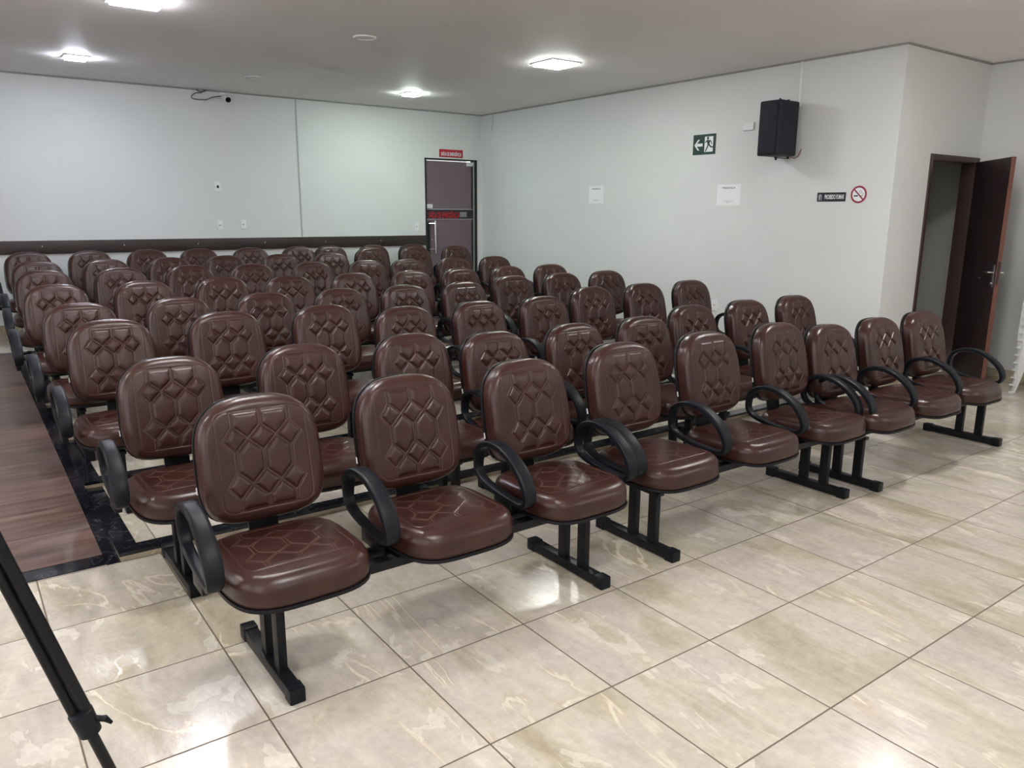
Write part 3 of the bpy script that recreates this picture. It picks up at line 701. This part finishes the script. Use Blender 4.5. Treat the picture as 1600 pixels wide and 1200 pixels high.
def bench(cx, y, z, pitch, arms, bz, legoff, label, group, n=3, legs=(-1.46, 1.31)):
    e = empty('bench_seating', (cx, y, z), label, 'bench seating', group)
    b0, b1 = min(legs[0]*T-0.03, -pitch*(n-1)/2-0.12), max(legs[1]*T+0.03, pitch*(n-1)/2+0.12)
    obj_from(beam_mesh(b1-b0), 'beam', e, ((b0+b1)/2, 0, 0))
    for q in legs:
        l = obj_from(leg_me, 'leg', e, (q*T, legoff, 0))
        obj_from(cap_me, 'foot_cap', l, (0, -0.582, 0)); obj_from(cap_me, 'foot_cap', l, (0, -0.058, 0), (0, 0, math.pi))
    for i in range(n):
        x = (i-(n-1)/2)*pitch; j = random.uniform(-1, 1)
        st = obj_from(seat_me, 'seat', e, (x-0.008, -0.332, SZ), (math.radians(-1.5), 0, 0)); obj_from(sshell_me, 'seat_shell', st, (0, 0, -0.001))
        bk = obj_from(back_me, 'backrest', e, (x, -0.034, BACKC+0.011+bz), (math.pi/2-TILT, 0, math.radians(j*1.0)))
        obj_from(bshell_me, 'back_shell', bk, (0, 0, -0.001))
        obj_from(tag_me, 'maker_tag', bk, (-BW-0.003, -0.075, 0.004), (math.pi/2, 0, 0))
        obj_from(sup_me, 'back_support', e, (x, -0.078, 0.338), (-TILT, 0, 0))
    for a in arms:
        r = obj_from(arm_me, 'armrest', e, (a, 0, 0)); obj_from(armb_me, 'arm_bracket', r)
    return e
LV = [0, 0]+TH
ordn = ['front', 'second', 'third', 'fourth', 'fifth', 'sixth', 'seventh', 'last']
# x of first seat, y of the backrest tops, seat pitch, backrest lift (all in tiles)
B = {
 (1,1): (1.385, -1.79, 1.22, 0.0), (1,2): (5.05, -1.78, 1.28, 0.04), (1,3): (8.52, -1.88, 1.16, -0.04),
 (2,1): (1.21, 0.07, 1.24, 0.01), (2,2): (4.67, -0.10, 1.20, -0.03), (2,3): (8.29, 0.14, 1.24, 0.02),
 (3,1): (1.09, 2.24, 1.26, 0.04), (3,2): (4.68, 2.05, 1.20, -0.03), (3,3): (8.32, 2.33, 1.22, 0.03),
 (4,1): (1.03, 4.04, 1.21, -0.02), (4,2): (4.67, 4.15, 1.15, -0.03), (4,3): (8.12, 4.29, 1.18, 0.02),
 (5,1): (0.97, 5.97, 1.21, 0.0), (5,2): (4.51, 5.92, 1.20, -0.02), (5,3): (8.06, 5.99, 1.17, -0.02),
 (6,1): (1.03, 8.11, 1.19, 0.0), (6,2): (4.56, 8.03, 1.22, -0.01), (6,3): (8.03, 8.09, 1.17, -0.02),
 (7,1): (1.11, 9.99, 1.18, -0.02), (7,2): (4.61, 9.96, 1.20, -0.01), (7,3): (8.38, 10.66, 1.25, 0.05),
 (8,1): (1.12, 11.89, 1.16, -0.01), (8,2): (4.54, 11.81, 1.20, -0.01), (8,3): (7.88, 12.02, 1.22, -0.02),
}
where = {1: 'nearest the left aisle', 2: 'in the middle', 3: 'nearest the notice wall'}
for (r, c), (x0, y, p, bz) in B.items():
    cx = x0+p
    gl = (B[r, c-1][0]+2*B[r, c-1][2]+x0)/2 if c > 1 else None
    gr = (x0+2*p+B[r, c+1][0])/2 if c < 3 else None
    if r == 1:
        xs = {1: (0.80, 2.02, 3.24, 4.385), 2: (4.51, cx-p/2, cx+p/2, 8.04), 3: (8.16, cx-p/2, cx+p/2, 11.53)}[c]
    else:
        xs = [gl if c > 1 else x0-0.61, cx-p/2, cx+p/2]+([x0+2*p+0.61] if c == 3 else [])
    lim = ([TF[0]] if r == 2 else []) + ([TF[r-2]] if 3 <= r <= 7 else [])
    lo = min(0.0, lim[0]*T-(y*T-0.052)) if lim else 0.0
    lab = 'three brown leather seats with black arms, %s row, %s' % (ordn[r-1], where[c])
    bench(cx*T, y*T, LV[r-1]+(0.0015 if r > 2 else 0), p*T, [(a-cx)*T for a in xs], bz*T, lo, lab, 'bench seating in %s row' % ordn[r-1],
          legs={(1,3): (-1.55, 1.56), (1,2): (-1.53, 1.27)}.get((r, c), (-1.40, 1.31)))

# ------------------------------------------------------------------ tripod at the left edge
foot = Vector((0.088, -1.831, 0.0)); apex = Vector((-0.265, -1.831, 1.32))
tp = empty('tripod', (apex.x, apex.y, 0), 'black tripod at the lower left edge, one leg crossing the tiled floor', 'tripod')
off = Vector((apex.x, apex.y, 0))
def tleg(F):
    d = (F-apex); L = d.length; d = d/L; side = d.cross(Vector((0.3, 1, 0))).normalized()
    q = apex+d*0.06-off; mid = foot and (apex+d*(L*0.69)-off); F2 = F-off
    k = MB()
    k.tube([q+side*0.013, mid+side*0.013], 0.0130, 12); k.tube([q-side*0.013, mid-side*0.013], 0.0115, 12)
    l = k.build('leg', METAL, tp)
    k = MB(); k.tube([mid-d*0.02, F2-d*0.03], 0.0125, 12); k.build('lower_tube', METAL, l)
    k = MB(); k.tube([mid-d*0.035, mid-d*0.03, mid+d*0.03, mid+d*0.035], [0.020, 0.027, 0.025, 0.018], 16)
    nrm = side; k.tube([mid+nrm*0.018+d*0.0, mid+nrm*0.040+d*0.010, mid+nrm*0.048+d*0.028], [0.010, 0.008, 0.004], 10)
    k.build('leg_clamp', PLAST, l)
    k = MB(); k.lathe([(0.001, 0), (0.018, 0.0), (0.018, 0.012), (0.013, 0.03), (0.001, 0.035)], 16, Matrix.Translation(F2)); k.build('rubber_foot', PLAST, l)
tleg(foot)
hv = Vector((foot.x-apex.x, foot.y-apex.y)); 
for a in (115, 245):
    c, s = math.cos(math.radians(a)), math.sin(math.radians(a))
    v = Vector((hv.x*c-hv.y*s, hv.x*s+hv.y*c)); tleg(Vector((apex.x+v.x, apex.y+v.y, 0)))
k = MB(); k.lathe([(0.001, 1.22), (0.035, 1.22), (0.045, 1.27), (0.045, 1.36), (0.02, 1.38), (0.014, 1.38), (0.014, 1.50), (0.001, 1.50)], 20); k.build('hub', PLAST, tp)

# ------------------------------------------------------------------ stack of white plastic chairs at the right edge
def white_chair(parent_loc, label, rz, me_cache={}):
    e = empty('plastic_chair', parent_loc, label, 'plastic chair', 'stack of white plastic chairs', rz)
    if not me_cache:
        k = MB(); k.box((-0.22, -0.22, 0.40), (0.22, 0.20, 0.415)); k.box((-0.235, -0.235, 0.385), (0.235, -0.21, 0.41)); k.box((-0.24, -0.22, 0.385), (-0.215, 0.2, 0.41)); k.box((0.215, -0.22, 0.385), (0.24, 0.2, 0.41)); me_cache['s'] = grab(k.build('seat', STACKP, None, 0.006))
        k = MB(); Rb = Matrix.Translation((0, 0.20, 0.40)) @ Matrix.Rotation(math.radians(-8), 4, 'X')
        k.box((-0.23, -0.012, 0.36), (0.23, 0.012, 0.43), Rb); k.box((-0.23, -0.012, 0.0), (-0.19, 0.012, 0.37), Rb); k.box((0.19, -0.012, 0.0), (0.23, 0.012, 0.37), Rb)
        for i in range(5): k.box((-0.15+i*0.075-0.02, -0.008, 0.0), (-0.15+i*0.075+0.02, 0.008, 0.37), Rb)
        me_cache['b'] = grab(k.build('backrest', STACKP, None, 0.004))
        for nm, sx, sy in (('l0', -1, -1), ('l1', 1, -1), ('l2', -1, 1), ('l3', 1, 1)):
            k = MB(); a = Vector((sx*0.215, sy*0.20, 0.40)); b = Vector((sx*0.275, sy*0.255, 0.0))
            # angled L-section leg with a small lip at the foot
            w = 0.052
            k.prism([(0, 0)]*0 or [(a.x, a.z), (a.x-sx*w*1.3, a.z), (b.x-sx*w*.7, b.z), (b.x, b.z)], 'y', a.y+(b.y-a.y)*0.5-0.004, a.y+(b.y-a.y)*0.5+0.004)
            k.prism([(a.y, a.z), (a.y-sy*w*1.3, a.z), (b.y-sy*w*.7, b.z), (b.y, b.z)], 'x', a.x+(b.x-a.x)*0.5-0.004, a.x+(b.x-a.x)*0.5+0.004)
            k.box((b.x-0.035 if sx > 0 else b.x-0.008, b.y-0.035 if sy > 0 else b.y-0.008, 0.0), (b.x+0.008 if sx > 0 else b.x+0.035, b.y+0.008 if sy > 0 else b.y+0.035, 0.012))
            me_cache[nm] = grab(k.build('leg', STACKP, None, 0.002))
        for nm, sx in (('a0', -1), ('a1', 1)):
            k = MB(); k.tube(spline([(sx*0.25, -0.22, 0.40), (sx*0.262, -0.225, 0.55), (sx*0.268, -0.19, 0.62), (sx*0.265, -0.05, 0.64), (sx*0.25, 0.12, 0.635), (sx*0.22, 0.25, 0.62)], 5), 1, 10, False, (0.024, 0.008)); me_cache[nm] = grab(k.build('armrest', STACKP))
    obj_from(me_cache['s'], 'seat', e); obj_from(me_cache['b'], 'backrest', e)
    for q in ('l0', 'l1', 'l2', 'l3'): obj_from(me_cache[q], 'leg', e)
    for q in ('a0', 'a1'): obj_from(me_cache[q], 'armrest', e)
    return e
NS = 12
ORD = ['first', 'second', 'third', 'fourth', 'fifth', 'sixth', 'seventh', 'eighth', 'ninth', 'tenth', 'eleventh', 'twelfth']
for i in range(NS):
    lb = 'white plastic chair in the stack by the open door, ' + ('the bottom one' if i == 0 else 'the top one' if i == NS-1 else ORD[i]+' from the bottom')
    white_chair((7.755, -1.10-i*0.0015, i*0.068), lb, math.radians(-90))
